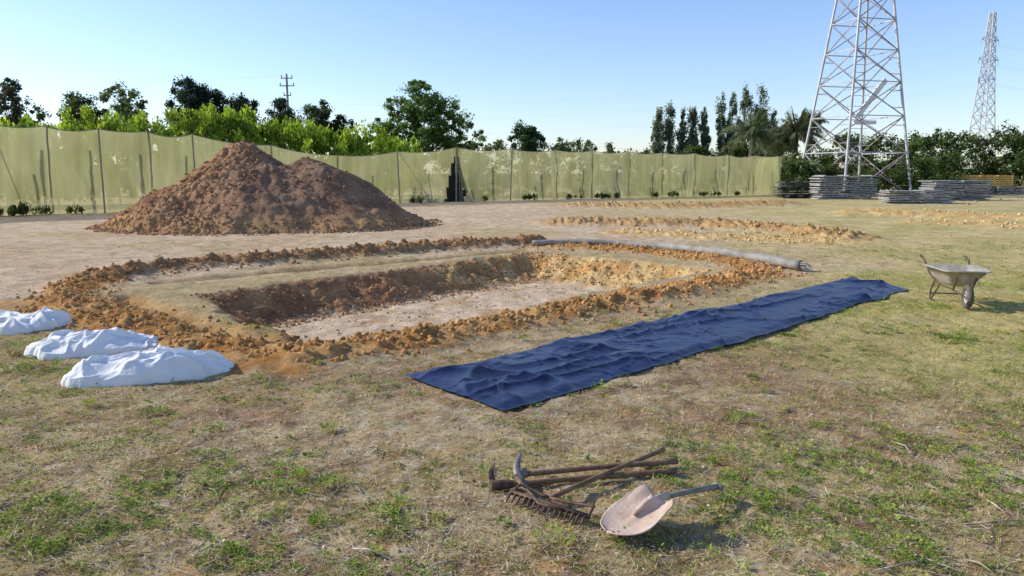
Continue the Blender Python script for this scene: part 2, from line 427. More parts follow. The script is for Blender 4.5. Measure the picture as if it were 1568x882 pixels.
used=np.unique(fq);rm=np.zeros(len(x),int);rm[used]=np.arange(len(used))
mound=mkmesh("soil_mound",np.stack([x,y,z],1)[used],rm[fq],M_heap,c[used],True)
m=30000;x=rng.uniform(-15.3,-2,m);y=rng.uniform(21.3,30,m);h=moundh(x,y)
p=(h>-.25)*np.where(x<-8.6,.6,.14)+(np.abs(h)<.3)*.6
k=rng.random(m)<p;x,y,h=x[k],y[k],h[k];m=len(x)
s=.010+.048*rng.random(m)**4.5
cc=np.where((x<-8.5)[:,None],vary((.43,.25,.135),m,.35),vary((.33,.20,.12),m,.3))
V,Fc,Cc=scat_clods(x,y,np.maximum(h,0)+s*.3,s,cc);cl=mkmesh("mound_clods",V,Fc,M_clod,Cc);cl.parent=mound
# ------------------------------------------------------------ tarp
def tarpmat():
    m,nt=newmat("blue_plastic_sheet");L=nt.links.new
    o=nd(nt,'ShaderNodeOutputMaterial');b=nd(nt,'ShaderNodeBsdfPrincipled')
    at=nd(nt,'ShaderNodeTexCoord');n=nd(nt,'ShaderNodeTexNoise');n.inputs['Scale'].default_value=3;n.inputs['Detail'].default_value=9
    n.inputs['Roughness'].default_value=.7
    L(at.outputs['Object'],n.inputs['Vector'])
    r=nd(nt,'ShaderNodeValToRGB');r.color_ramp.elements[0].position=.3;r.color_ramp.elements[0].color=(.005,.008,.030,1)
    r.color_ramp.elements[1].position=.75;r.color_ramp.elements[1].color=(.020,.032,.098,1)
    L(n.outputs['Fac'],r.inputs['Fac']);L(r.outputs['Color'],b.inputs['Base Color'])
    r2=nd(nt,'ShaderNodeMapRange');r2.inputs['To Min'].default_value=.20;r2.inputs['To Max'].default_value=.46
    L(n.outputs['Fac'],r2.inputs['Value']);L(r2.outputs[0],b.inputs['Roughness'])
    n2=nd(nt,'ShaderNodeTexNoise');n2.inputs['Scale'].default_value=12;n2.inputs['Detail'].default_value=6
    L(at.outputs['Object'],n2.inputs['Vector'])
    bp=nd(nt,'ShaderNodeBump');bp.inputs['Strength'].default_value=.7;bp.inputs['Distance'].default_value=.016
    L(n2.outputs['Fac'],bp.inputs['Height']);L(bp.outputs['Normal'],b.inputs['Normal'])
    L(b.outputs['BSDF'],o.inputs['Surface']);return m
NU,NV=620,110
U,Vv=np.meshgrid(np.linspace(0,1,NU),np.linspace(0,1,NV));u=U.ravel();v=Vv.ravel()
P0,P1,P2,P3=TARP
LEN=np.hypot(*(P2-P1));WID=np.hypot(*(P1-P0))
e=(P2-P1)/LEN;nr=np.array([-e[1],e[0]])
x=(1-v)*((1-u)*P1[0]+u*P2[0])+v*((1-u)*P0[0]+u*P3[0]);y=(1-v)*((1-u)*P1[1]+u*P2[1])+v*((1-u)*P0[1]+u*P3[1])
su=u*LEN;sv_=v*WID
edge=(fbm(su,np.zeros_like(su)+3,1.5,4,130)-.5)*.20*(1-v)+(fbm(su,np.zeros_like(su)+9,1.3,4,131)-.5)*.18*v
x+=nr[0]*edge;y+=nr[1]*edge
def crease(a,b,f,s,w=.09):
    q=np.abs(fbm(a,b,f,2,s)-.5);return np.exp(-(q/w)**1.3)
wa=su+sv_*.55+.5*(fbm(su,sv_,.8,2,132)-.5)
z=.008+.040*crease(wa*1.5,sv_*.35,1,133,.05)*sst(.35,.6,fbm(su,sv_,.9,2,151))
z+=.028*crease(su*.35-sv_*.2,sv_*2.0+su*.2,1,135,.045)
z+=.024*crease(su*2.6-sv_*1.2,sv_*1.6,1,136,.05)*sst(.4,.6,fbm(su,sv_,1.1,2,152))
z+=.014*crease(su*4.5+sv_*3.2,sv_*3.5-su*1.2,1,138,.06)*sst(.4,.6,fbm(su,sv_,1.4,2,153))
z+=.035*fbm(su,sv_,1.3,3,137)+.010*fbm(su,sv_,7,2,139)
ed=np.minimum(np.minimum(v,1-v)*WID,np.minimum(u,1-u)*LEN);z=z*(.25+.75*sst(0,.15,ed))
z+=np.maximum(terrain(x,y),0.08*(fbm(x,y,.35,3,3)-.5)/(1+np.maximum(0,y-12)/25)+.012)+.004
ii=(np.arange(NV-1)[:,None]*NU+np.arange(NU-1)[None,:]).ravel()
tarp=mkmesh("plastic_sheet",np.stack([x,y,z],1),np.stack([ii,ii+1,ii+NU+1,ii+NU],1),tarpmat(),None,True)
# ------------------------------------------------------------ plastic roll
M_roll=solid("rolled_film",(.20,.19,.165),(.36,.34,.30),scale=4,rough=.7,bump=.7,bscale=18,spec=.2,bdist=.02)
pp=[(815,371),(870,371),(940,373),(1010,378),(1080,387),(1150,397),(1232,408)]
pts=[];rad=[]
wp=[survey(a,b,.1) for a,b in pp]
for i in range(len(wp)-1):
    for k in range(14):
        t=k/14;p=wp[i]*(1-t)+wp[i+1]*t;s=(i+t)/(len(wp)-1);r=(.062+.036*s)*(1+.05*math.sin(s*37)+.03*math.sin(s*91))
        pts.append(p);rad.append(r)
zz=np.array([hz(p[0],p[1]) for p in pts]);zz=np.convolve(np.pad(zz,14,'edge'),np.ones(29)/29,'valid')
for i,p in enumerate(pts): p[2]=max(zz[i],0)+rad[i]*.95
mb=MB();mb.tube(pts,rad,18)
e0=Vector(pts[-1]);e1=Vector(pts[-2]);dr=(e0-e1).normalized()
for k in range(7):
    a=k*.9;o=Vector((0,math.cos(a)*.05,math.sin(a)*.05))
    mb.tube([e0+o-dr*.05,e0+o*1.2+dr*.12,e0+o*1.1+dr*(.2+.02*k)+Vector((0,0,-.05))],[.03,.028,.006],6,flat=.35)
mb.obj("plastic_film_roll",M_roll,True)
# ------------------------------------------------------------ white cloth bundles
M_cloth=solid("white_fleece",(.74,.74,.74),(.82,.815,.80),scale=7,rough=.9,bump=.5,bscale=40,spec=.1)
def bundle(cx,cy,lx,ly,hh,ang,seed):
    NR,NT=90,300
    R,T=np.meshgrid(np.linspace(0,1,NR),np.linspace(0,2*np.pi,NT,endpoint=False),indexing='ij')
    r=R.ravel();t=T.ravel()
    out=1+.40*(fbm(np.cos(t)*1.2+5,np.sin(t)*1.2+5,1.1,3,seed)-.5)+.16*(fbm(np.cos(t)*4+5,np.sin(t)*4+5,1.2,2,seed+1)-.5)
    rr=np.where(r<.85,r,.85+(r-.85)*.35)*1.08
    sq=1/np.maximum(np.abs(np.cos(t))**2.4+np.abs(np.sin(t))**2.4,1e-6)**(1/2.4)
    x=rr*np.cos(t)*lx*out*sq;y=rr*np.sin(t)*ly*out*sq
    prof=np.where(r<.85,(1-(r/.85)**2*.6),.40*(1-((r-.85)/.15))**.8)
    big=.15+1.7*fbm(x,y,2.2,3,seed+2)
    wx=x+.35*(fbm(x,y,2.5,3,seed+3)-.5);wy=y+.35*(fbm(x,y,2.5,3,seed+4)-.5)
    f1=crease(wx*1.5,wy*5.0,1,seed+5,.11);f2=crease(wx*4+wy*3,wy*4-wx*2,1,seed+7,.09);f3=crease(wx*2.2,wy*9,1,seed+9,.09)
    pm=np.minimum(1,prof*1.8)
    z=hh*prof*big+f1*.06*pm+f2*.030*pm+f3*.022*pm
    z=np.where(r>.985,-.03,np.maximum(z,0.0))
    x=x+.03*(f1-.6);ca,sa=math.cos(ang),math.sin(ang)
    wx_=cx+x*ca-y*sa;wy_=cy+x*sa+y*ca
    i=np.arange(NR-1)[:,None]*NT;j=np.arange(NT)[None,:];j2=(j+1)%NT
    f=np.stack([(i+j).ravel(),(i+NT+j).ravel(),(i+NT+j2).ravel(),(i+j2).ravel()],1)
    return mkmesh("white_cloth_bundle",np.stack([wx_,wy_,z+hz(cx,cy)-.015],1),f,M_cloth,None,True)
p=survey(214,580);bundle(p[0],p[1]+.14,.74,.31,.16,.22,200)
p=survey(137,541);bundle(p[0],p[1]+.14,.64,.36,.17,.17,230)
p=survey(18,505);bundle(p[0],p[1]+.14,.58,.36,.18,-.1,260)
# ------------------------------------------------------------ wheelbarrow
M_gal=solid("galvanised_tray",(.36,.32,.26),(.54,.52,.48),scale=6,rough=.55,bump=.3,metal=.15,spec=.4,c3=(.44,.38,.30))
M_frame=solid("rusty_frame",(.08,.05,.035),(.16,.11,.08),scale=20,rough=.7,metal=.2)
M_rubber=solid("tyre_rubber",(.05,.045,.04),(.16,.14,.11),scale=20,rough=.85)
def rrect(cx,hx,hyb,hyf,z0,z1,rc,n=8):
    P=[]
    for sx,sy,a0 in((1,1,0),(-1,1,90),(-1,-1,180),(1,-1,270)):
        for k in range(n+1):
            a=math.radians(a0+90*k/n);hy=hyf if sx>0 else hyb
            xx=cx+sx*(hx-rc)+rc*math.cos(a);yy=sy*(hy-rc)+rc*math.sin(a)
            tt=(xx-(cx-hx))/(2*hx);P.append((xx,yy,z0*(1-tt)+z1*tt))
    return P
loops=[rrect(.06,.47,.40,.33,.57,.57,.10),rrect(.06,.455,.385,.315,.58,.58,.10),rrect(.05,.38,.30,.23,.44,.46,.12),rrect(.03,.30,.22,.17,.34,.35,.11),rrect(.02,.24,.17,.13,.31,.31,.09),rrect(.02,.10,.08,.06,.305,.305,.04)]
mb=MB();n=len(loops[0]);V=[];Fs=[]
for l in loops: V+=l
for i in range(len(loops)-1):
    for j in range(n): Fs.append((i*n+j,i*n+(j+1)%n,(i+1)*n+(j+1)%n,(i+1)*n+j))
Fs.append(tuple((len(loops)-1)*n+j for j in range(n)))
mb.add(V,Fs);tray=mb.obj("tray",M_gal,True)
sm=tray.modifiers.new("s",'SOLIDIFY');sm.thickness=.008
mb=MB();L0=loops[0]+[loops[0][0]];mb.tube([(p[0],p[1],p[2]) for p in L0],.012,8);rim=mb.obj("rim",M_gal,True)
mb=MB()
for s in(1,-1):
    mb.tube([(-.76,s*.34,.66),(-.62,s*.34,.63),(-.42,s*.29,.42),(-.2,s*.23,.295),(.2,s*.16,.27),(.45,s*.07,.21),(.56,s*.06,.19)],.016,8)
    mb.tube([(-.28,s*.25,.31),(-.34,s*.28,.15),(-.36,s*.28,.015),(-.28,s*.28,.012),(-.12,s*.21,.28)],.014,8)
    mb.tube([(.30,s*.13,.25),(.46,s*.14,.46)],.012,8)
mb.tube([(-.35,-.28,.1),(-.35,.28,.1)],.012,8);mb.tube([(.56,-.075,.19),(.56,.075,.19)],.012,8)
frame=mb.obj("frame",M_frame,True)
mb=MB()
for s in(1,-1): mb.tube([(-.86,s*.34,.675),(-.74,s*.34,.655)],.021,10)
grips=mb.obj("grips",M_rubber,True)
mb=MB();mb.tube([(.56+.145*math.cos(a),0,.19+.145*math.sin(a)) for a in np.linspace(0,2*math.pi,33)],.045,12,cap=False);tyre=mb.obj("tyre",M_rubber,True)
mb=MB();mb.tube([(.56,-.04,.19),(.56,-.035,.19),(.56,.035,.19),(.56,.04,.19)],[.03,.03,.03,.03],16)
for a in np.linspace(0,2*math.pi,9)[:-1]: mb.tube([(.56+.03*math.cos(a),0,.19+.03*math.sin(a)),(.56+.11*math.cos(a),0,.19+.11*math.sin(a))],.012,6)
mb.tube([(.56+.108*math.cos(a),0,.19+.108*math.sin(a)) for a in np.linspace(0,2*math.pi,25)],.018,8,cap=False)
hub=mb.obj("wheel_rim",M_gal,True)
p=survey(1462,466)
group("wheelbarrow",[tray,rim,frame,grips,tyre,hub],(p[0],p[1],hz(p[0],p[1])),rot=(0,0,math.radians(-104))).scale=(.86,.86,.86)
# ------------------------------------------------------------ hand tools
M_rust=solid("rusty_steel",(.06,.04,.03),(.20,.12,.075),scale=25,rough=.65,metal=.3,bump=.4,c3=(.12,.075,.05))
M_steel=solid("worn_steel",(.14,.115,.095),(.28,.25,.22),scale=18,rough=.5,metal=.4)
M_wood=solid("handle_wood",(.15,.085,.045),(.28,.17,.095),scale=14,rough=.7,bump=.4)
M_dust=solid("dusty_blade",(.42,.30,.23),(.60,.46,.37),scale=9,rough=.75,bump=.4,bscale=40)
M_greyw=solid("grey_wood",(.16,.14,.115),(.30,.27,.22),scale=16,rough=.8)
def sv(px,py,z): 
    p=survey(px,py,z);return Vector((p[0],p[1],z+hz(p[0],p[1])))
def oval_handle(mb,a,b,r=.017):
    mb.tube([a,a.lerp(b,.1),a.lerp(b,.5)+Vector((0,0,.004)),a.lerp(b,.93),b],[r*1.1,r,r*.93,r,r*1.15],12)
mb=MB();oval_handle(mb,sv(792,722,.06),sv(1037,705,.04));h1=mb.obj("handle",M_wood,True)
mb=MB();cc=[sv(797,689,.13),sv(793,700,.12),sv(791,712,.09),sv(794,726,.06),sv(804,742,.03),sv(822,758,.012)]
mb.tube(cc,[.010,.018,.024,.027,.024,.012],8,flat=.55);mb.tube([sv(788,722,.06),sv(806,720,.06)],[.032,.030],10)
h2=mb.obj("pick_head",M_steel,True);group("pickaxe",[h1,h2])
mb=MB();oval_handle(mb,sv(757,738,.04),sv(1035,718,.025));h1=mb.obj("handle",M_wood,True)
mb=MB();cc=[sv(757,702,.14),sv(753,712,.12),sv(752,724,.08),sv(757,737,.04),sv(770,742,.03)]
mb.tube(cc,[.007,.020,.026,.03,.022],4,flat=.45);mb.tube([sv(752,738,.04),sv(785,736,.04)],[.034,.024],10)
h2=mb.obj("hoe_head",M_rust,True,.002);group("grub_hoe",[h1,h2])
mb=MB();ra=sv(782,750,.055);rb=sv(903,792,.05);mb.tube([ra,rb],.015,4)
bar=(rb-ra);bd=bar.normalized();out=Vector((bd.y,-bd.x,0))
for k in range(15):
    p=ra+bar*(k+.5)/15;mb.tube([p,p+out*.03+Vector((0,0,.0)),p+out*.06+Vector((0,0,-.03))],[.009,.008,.004],6)
c0=sv(842,757,.06);mb.tube([ra+bd*.01,ra-out*.06+bd*.02+Vector((0,0,.03)),c0.lerp(ra,.25)-out*.02,c0],.009,8)
mb.tube([rb-bd*.01,rb-out*.07-bd*.02+Vector((0,0,.03)),c0.lerp(rb,.3)-out*.03,c0],.009,8)
mb.tube([sv(790,724,.08),sv(802,740,.07),sv(825,768,.06),sv(862,780,.06)],.010,8)
h2=mb.obj("rake_head",M_rust,True)
mb=MB();oval_handle(mb,c0,sv(1016,686,.055),.015);h1=mb.obj("handle",M_wood,True);group("garden_rake",[h1,h2])
# shovel : heart-shaped dished blade
S=sv(998,776,.10);Tt=sv(925,828,.0);ax=(Tt-S);ax.normalize();sd=Vector((0,0,1)).cross(ax).normalized();up=ax.cross(sd)
if up.z<0: up=-up
LB=.29;NUs,NVs=36,36;V=[];Fs=[]
for i in range(NUs):
    s=i/(NUs-1)
    hw=.160*(1 if s<.30 else math.sqrt(max(0,1-((s-.30)/.70)**2.0)))
    hw=max(hw,.004)
    for j in range(NVs):
        q=j/(NVs-1)*2-1
        aq=abs(q)
        sh=(.09*math.sqrt(max(0,1-((aq-.5)/.5)**2)) if s<1 else 0)*(1-s)**3
        side=1-.12*(1-s)**2*aq
        zz=.035*(q*q)*(1-s*.5)+.030*math.exp(-(q/.13)**2)*max(0,1-s*1.6)-.025*math.sin(s*math.pi)+.012*math.cos(q*9)*max(0,1-s*3)
        V.append(S+ax*(s*LB+.02-sh)+sd*(q*hw*side)+up*zz+Vector((0,0,.03)))
for i in range(NUs-1):
    for j in range(NVs-1):
        a=i*NVs+j;Fs.append((a,a+1,a+NVs+1,a+NVs))
mb=MB();mb.add(V,Fs);bl=mb.obj("blade",M_dust,True);sm=bl.modifiers.new("s",'SOLIDIFY');sm.thickness=.006
he=sv(1100,740,.10)
mb=MB();mb.tube([S+ax*.12+up*.035+Vector((0,0,.0)),S+ax*.02+up*.05,S.lerp(he,.22)+Vector((0,0,.045))],[.008,.021,.021],10);so=mb.obj("socket",M_dust,True)
mb=MB();mb.tube([S+Vector((0,0,.05)),S.lerp(he,.5)+Vector((0,0,.03)),he],[.016,.015,.017],10)
d=(he-S).normalized();q=d.cross(Vector((0,0,1))).normalized();mb.tube([he-q*.03,he+q*.03],.017,8)
h1=mb.obj("handle",M_greyw,True);group("shovel",[bl,so,h1])
# loose twigs
M_twig=solid("twig",(.20,.15,.10),(.55,.47,.35),scale=12)
mb=MB()
for a in[((1400,842),(1500,878)),((1365,670),(1395,690)),((1475,795),(1568,790)),((540,835),(600,850)),((1370,780),(1420,795)),((305,862),(350,850)),((1340,868),(1420,850)),((1510,760),(1540,780)),((1480,850),(1520,870)),((700,850),(640,868))]:
    p=sv(*a[0],.012);q=sv(*a[1],.016);md=p.lerp(q,.5)+Vector((random.uniform(-.03,.03),random.uniform(-.02,.02),.015));mb.tube([p,md,q],[.004,.005,.003],6)
for i in range(240):
    y_=2.8+5*random.random()**1.3;x_=random.uniform(-.75,.75)*y_;a=random.random()*6.28;l=random.uniform(.04,.14)
    if in_quad(np.array([x_]),np.array([y_]),TARP,-.1)[0]: continue
    z_=hz(x_,y_)+.008;p=Vector((x_,y_,z_));q=p+Vector((math.cos(a)*l,math.sin(a)*l,random.uniform(0,.015)))
    mb.tube([p,p.lerp(q,.5)+Vector((random.uniform(-.01,.01),random.uniform(-.01,.01),.006)),q],[.0025,.003,.0015],5)
mb.obj("twigs",M_twig,True)
# ------------------------------------------------------------ shade net fence
def netmat():
    m,nt=newmat("shade_net");L=nt.links.new
    o=nd(nt,'ShaderNodeOutputMaterial');g=nd(nt,'ShaderNodeTexCoord')
    n=nd(nt,'ShaderNodeTexNoise');n.inputs['Scale'].default_value=.35;n.inputs['Detail'].default_value=8
    L(g.outputs['Object'],n.inputs['Vector'])
    mp=nd(nt,'ShaderNodeMapping');mp.inputs['Scale'].default_value=(3,3,.25);L(g.outputs['Object'],mp.inputs['Vector'])
    n2=nd(nt,'ShaderNodeTexNoise');n2.inputs['Scale'].default_value=1;n2.inputs['Detail'].default_value=5;L(mp.outputs[0],n2.inputs['Vector'])
    ad=nd(nt,'ShaderNodeMath',operation='ADD');L(n.outputs['Fac'],ad.inputs[0]);L(n2.outputs['Fac'],ad.inputs[1])
    hf=nd(nt,'ShaderNodeMath',operation='MULTIPLY');hf.inputs[1].default_value=.5;L(ad.outputs[0],hf.inputs[0])
    r=nd(nt,'ShaderNodeValToRGB');r.color_ramp.elements[0].position=.38;r.color_ramp.elements[0].color=(.43,.42,.18,1)
    r.color_ramp.elements[1].position=.62;r.color_ramp.elements[1].color=(.58,.56,.30,1);L(hf.outputs[0],r.inputs['Fac'])
    d=nd(nt,'ShaderNodeBsdfDiffuse');t=nd(nt,'ShaderNodeBsdfTranslucent');L(r.outputs[0],d.inputs[0]);L(r.outputs[0],t.inputs[0])
    mx=nd(nt,'ShaderNodeMixShader');mx.inputs[0].default_value=.5;L(d.outputs[0],mx.inputs[1]);L(t.outputs[0],mx.inputs[2])
    tp=nd(nt,'ShaderNodeBsdfTransparent');m2=nd(nt,'ShaderNodeMixShader');m2.inputs[0].default_value=.33
    L(mx.outputs[0],m2.inputs[1]);L(tp.outputs[0],m2.inputs[2]);L(m2.outputs[0],o.inputs['Surface']);return m
M_net=netmat();M_post=solid("post_steel",(.20,.19,.14),(.32,.30,.22),scale=10,metal=.1)
anch=[survey(-420,345)[:2],survey(0,331)[:2],survey(700,309)[:2],survey(1190,298)[:2]]
def on_fence(px):
    u=(px-784)/F
    for i in range(3):
        a,b=anch[i],anch[i+1];e=b-a
        den=e[0]-u*e[1]
        s=(u*a[1]-a[0])/den
        if (s>=0 or i==0) and (s<=1 or i==2): return a+e*s
    return anch[-1]
tops=[(-420,163),(-250,176),(-110,184),(0,192),(80,196),(162,200),(235,204),(303,208),(420,224),(520,239),(612,233),(700,227),(780,229),(850,231),(905,232),(960,233),(1010,235),(1060,236),(1110,238),(1150,239),(1192,240)]
posts=MB();inner=MB();wire=MB();cols=[]
for a in range(len(tops)-1):
    (p0,t0),(p1,t1)=tops[a],tops[a+1]
    A=on_fence(p0);B=on_fence(p1);HA=CAMH+(265-t0)/F*A[1];HB=CAMH+(265-t1)/F*B[1]
    span=B-A;nrm=np.array([span[1],-span[0]])/np.hypot(*span)
    m=22;sag=random.uniform(.06,.2)
    for i in range(m+(1 if a==len(tops)-2 else 0)):
        s=i/m;P=A+span*s;Ht=HA+(HB-HA)*s-sag*math.sin(math.pi*s);cols.append((P,Ht,nrm,s,a))
    lean=random.uniform(-.25,.25);sgn=1 if a in(3,5,7,10,12) else -1
    posts.tube([(A[0]+sgn*nrm[0]*.12,A[1]+sgn*nrm[1]*.12,-.1),(A[0]+lean+sgn*nrm[0]*.08,A[1]+sgn*nrm[1]*.08,HA+.05)],.028+.0003*A[1],8)
    if a in(3,10): posts.tube([(A[0]+span[0]*.5+nrm[0]*.3,A[1]+span[1]*.5+nrm[1]*.3,0),(A[0]+nrm[0]*.1,A[1]+nrm[1]*.1,HA)],.015,6)
    for fr,dp in((.3,1.6),(.75,3.2)):
        bx,by=A[0]+span[0]*fr-nrm[0]*dp,A[1]+span[1]*fr-nrm[1]*dp
        inner.tube([(bx,by,0),(bx+lean,by,HA)],.05,6)
    pa=[(A[0]+span[0]*s,A[1]+span[1]*s,HA+(HB-HA)*s-sag*math.sin(math.pi*s)+.02) for s in np.linspace(0,1,9)]
    wire.tube(pa,.018,6)
NH=18;cx=np.array([c[0][0] for c in cols]);cy=np.array([c[0][1] for c in cols]);ht=np.array([c[1] for c in cols])
nn=np.array([c[2] for c in cols]);ss=np.array([c[3] for c in cols]);sp=np.array([c[4] for c in cols])
arc=np.concatenate([[0],np.cumsum(np.hypot(np.diff(cx),np.diff(cy)))])
VV=[]
for k in range(NH+1):
    q=k/NH
    off=-.18*np.sin(math.pi*ss)*math.sin(math.pi*q)*np.where(sp%3==0,.3,1)+.30*(fbm(arc,np.full_like(arc,q*2.0),.9,4,300)-.5)*math.sin(math.pi*min(1,q*.9+.1))+.18*(fbm(arc+q*1.6,np.full_like(arc,q*.6),2.2,3,301)-.5)*math.sin(math.pi*min(1,q*.85+.15))
    VV.append(np.stack([cx+nn[:,0]*off,cy+nn[:,1]*off,ht*q+.02],1))
VV=np.concatenate(VV);nc=len(cols);fc=[]
gapc=on_fence(699)
for k in range(NH):
    for i in range(nc-1):
        q=(k+.5)/NH
        mid=np.array([(cx[i]+cx[i+1])/2,(cy[i]+cy[i+1])/2]);dd=np.hypot(*(mid-gapc))
        if dd<.8*max(0,1-q*1.12)+.10*(q<.85): continue
        fc.append((k*nc+i,k*nc+i+1,(k+1)*nc+i+1,(k+1)*nc+i))
net=mkmesh("net",VV,np.array(fc),M_net,None,True)
A=anch[-1];bk=A+np.array([3.0,16.0]);m=20;V=[];fc=[]
for i in range(m+1):
    s=i/m;P=A+(bk-A)*s
    for k in range(9): V.append((P[0]+.15*math.sin(i*1.3+k*.5),P[1],3.25*k/8))
for i in range(m):
    for k in range(8): a_=i*9+k;fc.append((a_,a_+9,a_+10,a_+1))
net2=mkmesh("end_net",V,np.array(fc),M_net,None,True)
M_dark=solid("gap_shade_dark",(.012,.014,.012),(.03,.032,.028),scale=3)  # near-black colour standing in for the shade inside the net opening
mb=MB();e=(anch[2]-anch[1])/np.hypot(*(anch[2]-anch[1]));nb_=np.array([-e[1],e[0]])
q0=gapc+e*(-.85)+nb_*.35;q1=gapc+e*.95+nb_*.35
mb.add([(q0[0],q0[1],0),(q1[0],q1[1],0),(gapc[0]+nb_[0]*.35+.1,gapc[1]+nb_[1]*.35,3.1)],[(0,1,2)])  # dark sheet added behind the opening so it looks shaded
gap_sh=mb.obj("gap_shade_panel",M_dark)
posts.tube([(gapc[0],gapc[1],0),(gapc[0]+.05,gapc[1],3.4)],.05,8)
for i in range(3):
    q=gapc+e*(.25+.12*i)-nb_*.05;posts.tube([(q[0],q[1],0),(q[0],q[1],2.4-.3*i)],.02,6)
po=posts.obj("posts",M_post);pi_=inner.obj("inner_posts",M_post);wi=wire.obj("top_wire",M_post)
group("shade_net_fence",[net,net2,gap_sh,po,pi_,wi])
# ------------------------------------------------------------ foliage
def leaves(cent,rad,n,size,colr,seedc=.25,up=0,flat=1.0,pw=.6):
    P=[];Cc=[]
    k=len(cent);per=max(1,n//k)
    for i in range(k):
        d=rng.normal(0,1,(per,3));d/=np.linalg.norm(d,axis=1)[:,None]
        r=rng.random(per)**pw
        p=cent[i]+d*r[:,None]*rad[i]*np.array([1,1,flat])
        b=np.asarray(colr[i])*(1+(rng.random()-.5)*2*seedc)
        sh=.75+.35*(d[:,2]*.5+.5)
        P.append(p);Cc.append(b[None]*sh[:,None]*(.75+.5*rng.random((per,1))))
    P=np.concatenate(P);Cc=np.concatenate(Cc);m=len(P)
    s=size*(.6+.8*rng.random(m))
    tl=rng.random(m)*(3.14 if not up else .7)
    return inst([(0,-.5,0),(.33,0,.08),(0,.5,0),(-.33,0,.08)],lf,P,s,rotm(rng.random(m)*6.28,tl if not up else tl+1.2,rng.random(m)*6.28 if not up else np.zeros(m)),Cc)
def tree(name,px,d,top,wpx,colr,base=.3,ncl=40,n=9000,size=.22,clr=.16,flat=.8,trunk=.12,cone=0,pw=.8):
    x=(px-784)/F*d;y=d;H=CAMH+(265-top)/F*d;W=wpx/F*d/2
    rx=W*.8;zb=H*base;rz=(H-zb)/2;zc=zb+rz
    cent=[]
    while len(cent)<ncl:
        q=rng.normal(0,1,3);q/=np.linalg.norm(q);q*=rng.random()**.38
        if cone: q[:2]*=(1-.45*max(0,q[2]))
        lob=1+.25*math.sin(3*math.atan2(q[1],q[0])+px)
        cent.append([x+q[0]*rx*lob,y+q[1]*rx*lob,zc+q[2]*rz*.88])
    cent=np.array(cent);rad=(.35+1.1*rng.random(ncl)**1.5)*clr*2*W
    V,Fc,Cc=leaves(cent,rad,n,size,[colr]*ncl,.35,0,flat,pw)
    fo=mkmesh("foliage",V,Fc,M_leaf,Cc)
    mb=MB();tz=zb+rz*.9
    mb.tube([(x,y,-.2),(x+.1,y,zb*.5),(x-.05,y,zb),(x,y,tz)],[trunk*1.4,trunk,trunk*.85,trunk*.25],8)
    for i in range(min(ncl,22)):
        c=cent[i];z0=zb*.8+(c[2]-zb*.8)*.35;z0=min(max(z0,zb*.6),tz)
        mb.tube([(x,y,z0),((x+c[0])/2,(y+c[1])/2,z0+(c[2]-z0)*.65),tuple(c)],[trunk*.4,trunk*.25,trunk*.08],5)
    tr=mb.obj("trunk",M_bark,True)
    return group(name,[fo,tr])
tree("eucalyptus_tree",36,62,116,62,(.10,.115,.09),.35,80,7500,.20,.14)
tree("leafy_tree",137,60,133,68,(.09,.125,.065),.35,70,11000,.19,.19)
tree("leafy_tree",205,58,126,84,(.15,.20,.085),.3,90,10500,.18,.15)
tree("leafy_tree",78,60,158,60,(.12,.17,.07),.3,50,6500,.18,.17)
tree("pine_tree",306,62,121,74,(.055,.085,.065),.45,90,17000,.18,.18)
tree("pine_tree",338,63,132,52,(.055,.085,.06),.45,60,9500,.18,.18)
tree("pine_tree",380,62,147,64,(.055,.085,.058),.45,60,12000,.18,.19)
tree("pine_tree",440,64,152,58,(.07,.105,.07),.45,50,9500,.18,.19)
tree("pine_tree",498,62,153,66,(.07,.105,.062),.45,60,11500,.18,.19)
tree("pine_tree",528,63,166,40,(.07,.105,.062),.45,40,5500,.18,.2)
tree("ash_tree",645,60,118,110,(.13,.21,.065),.20,150,20000,.18,.11)
tree("ash_tree",692,61,148,84,(.145,.225,.07),.2,90,11000,.18,.13)
tree("ash_tree",600,61,156,70,(.19,.28,.075),.15,60,8500,.18,.15)
tree("ash_tree",728,63,186,48,(.15,.21,.075),.1,36,4000,.19,.15)
tree("pine_tree",808,90,188,60,(.06,.105,.055),.4,50,9500,.25,.17)
for px,t,w in((1003,153,26),(1021,150,26),(1040,162,22),(1056,148,26),(1072,158,22),(1098,140,28),(1114,137,26),(1134,128,30),(1156,124,32),(1175,158,26)):
    tree("poplar_tree",px,95,t,w,(.21,.245,.165),.06,60,6500,.21,.19,2.4,trunk=.14,cone=1,pw=.7)
def mass(name,lumps,n,size,colrs,up=0,cl=.45,flat=None):
    cent=[];rad=[];cc=[];tot=sum(l[3]*l[5] for l in lumps)
    for l in lumps:
        k=max(6,int(n/70*l[3]*l[5]/tot))
        for _ in range(k):
            q=rng.normal(0,1,3);q/=np.linalg.norm(q);q*=.6+.42*rng.random();q[2]=q[2] if q[2]>-.6 else -q[2]
            cent.append([l[0]+q[0]*l[3],l[1]+q[1]*l[4],max(.2,l[2]+q[2]*l[5])]);rad.append(cl*(.5+1.0*rng.random()))
            cc.append(colrs[rng.integers(0,len(colrs))])
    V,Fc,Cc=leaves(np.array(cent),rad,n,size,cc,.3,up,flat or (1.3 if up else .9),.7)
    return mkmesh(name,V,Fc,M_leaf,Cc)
def lump(px,d,top,wpx,depth=2.0):
    x=(px-784)/F*d;H=CAMH+(265-top)/F*d;return (x,d,H*.45,wpx/F*d/2,depth,H*.55-.15)
L_=[]
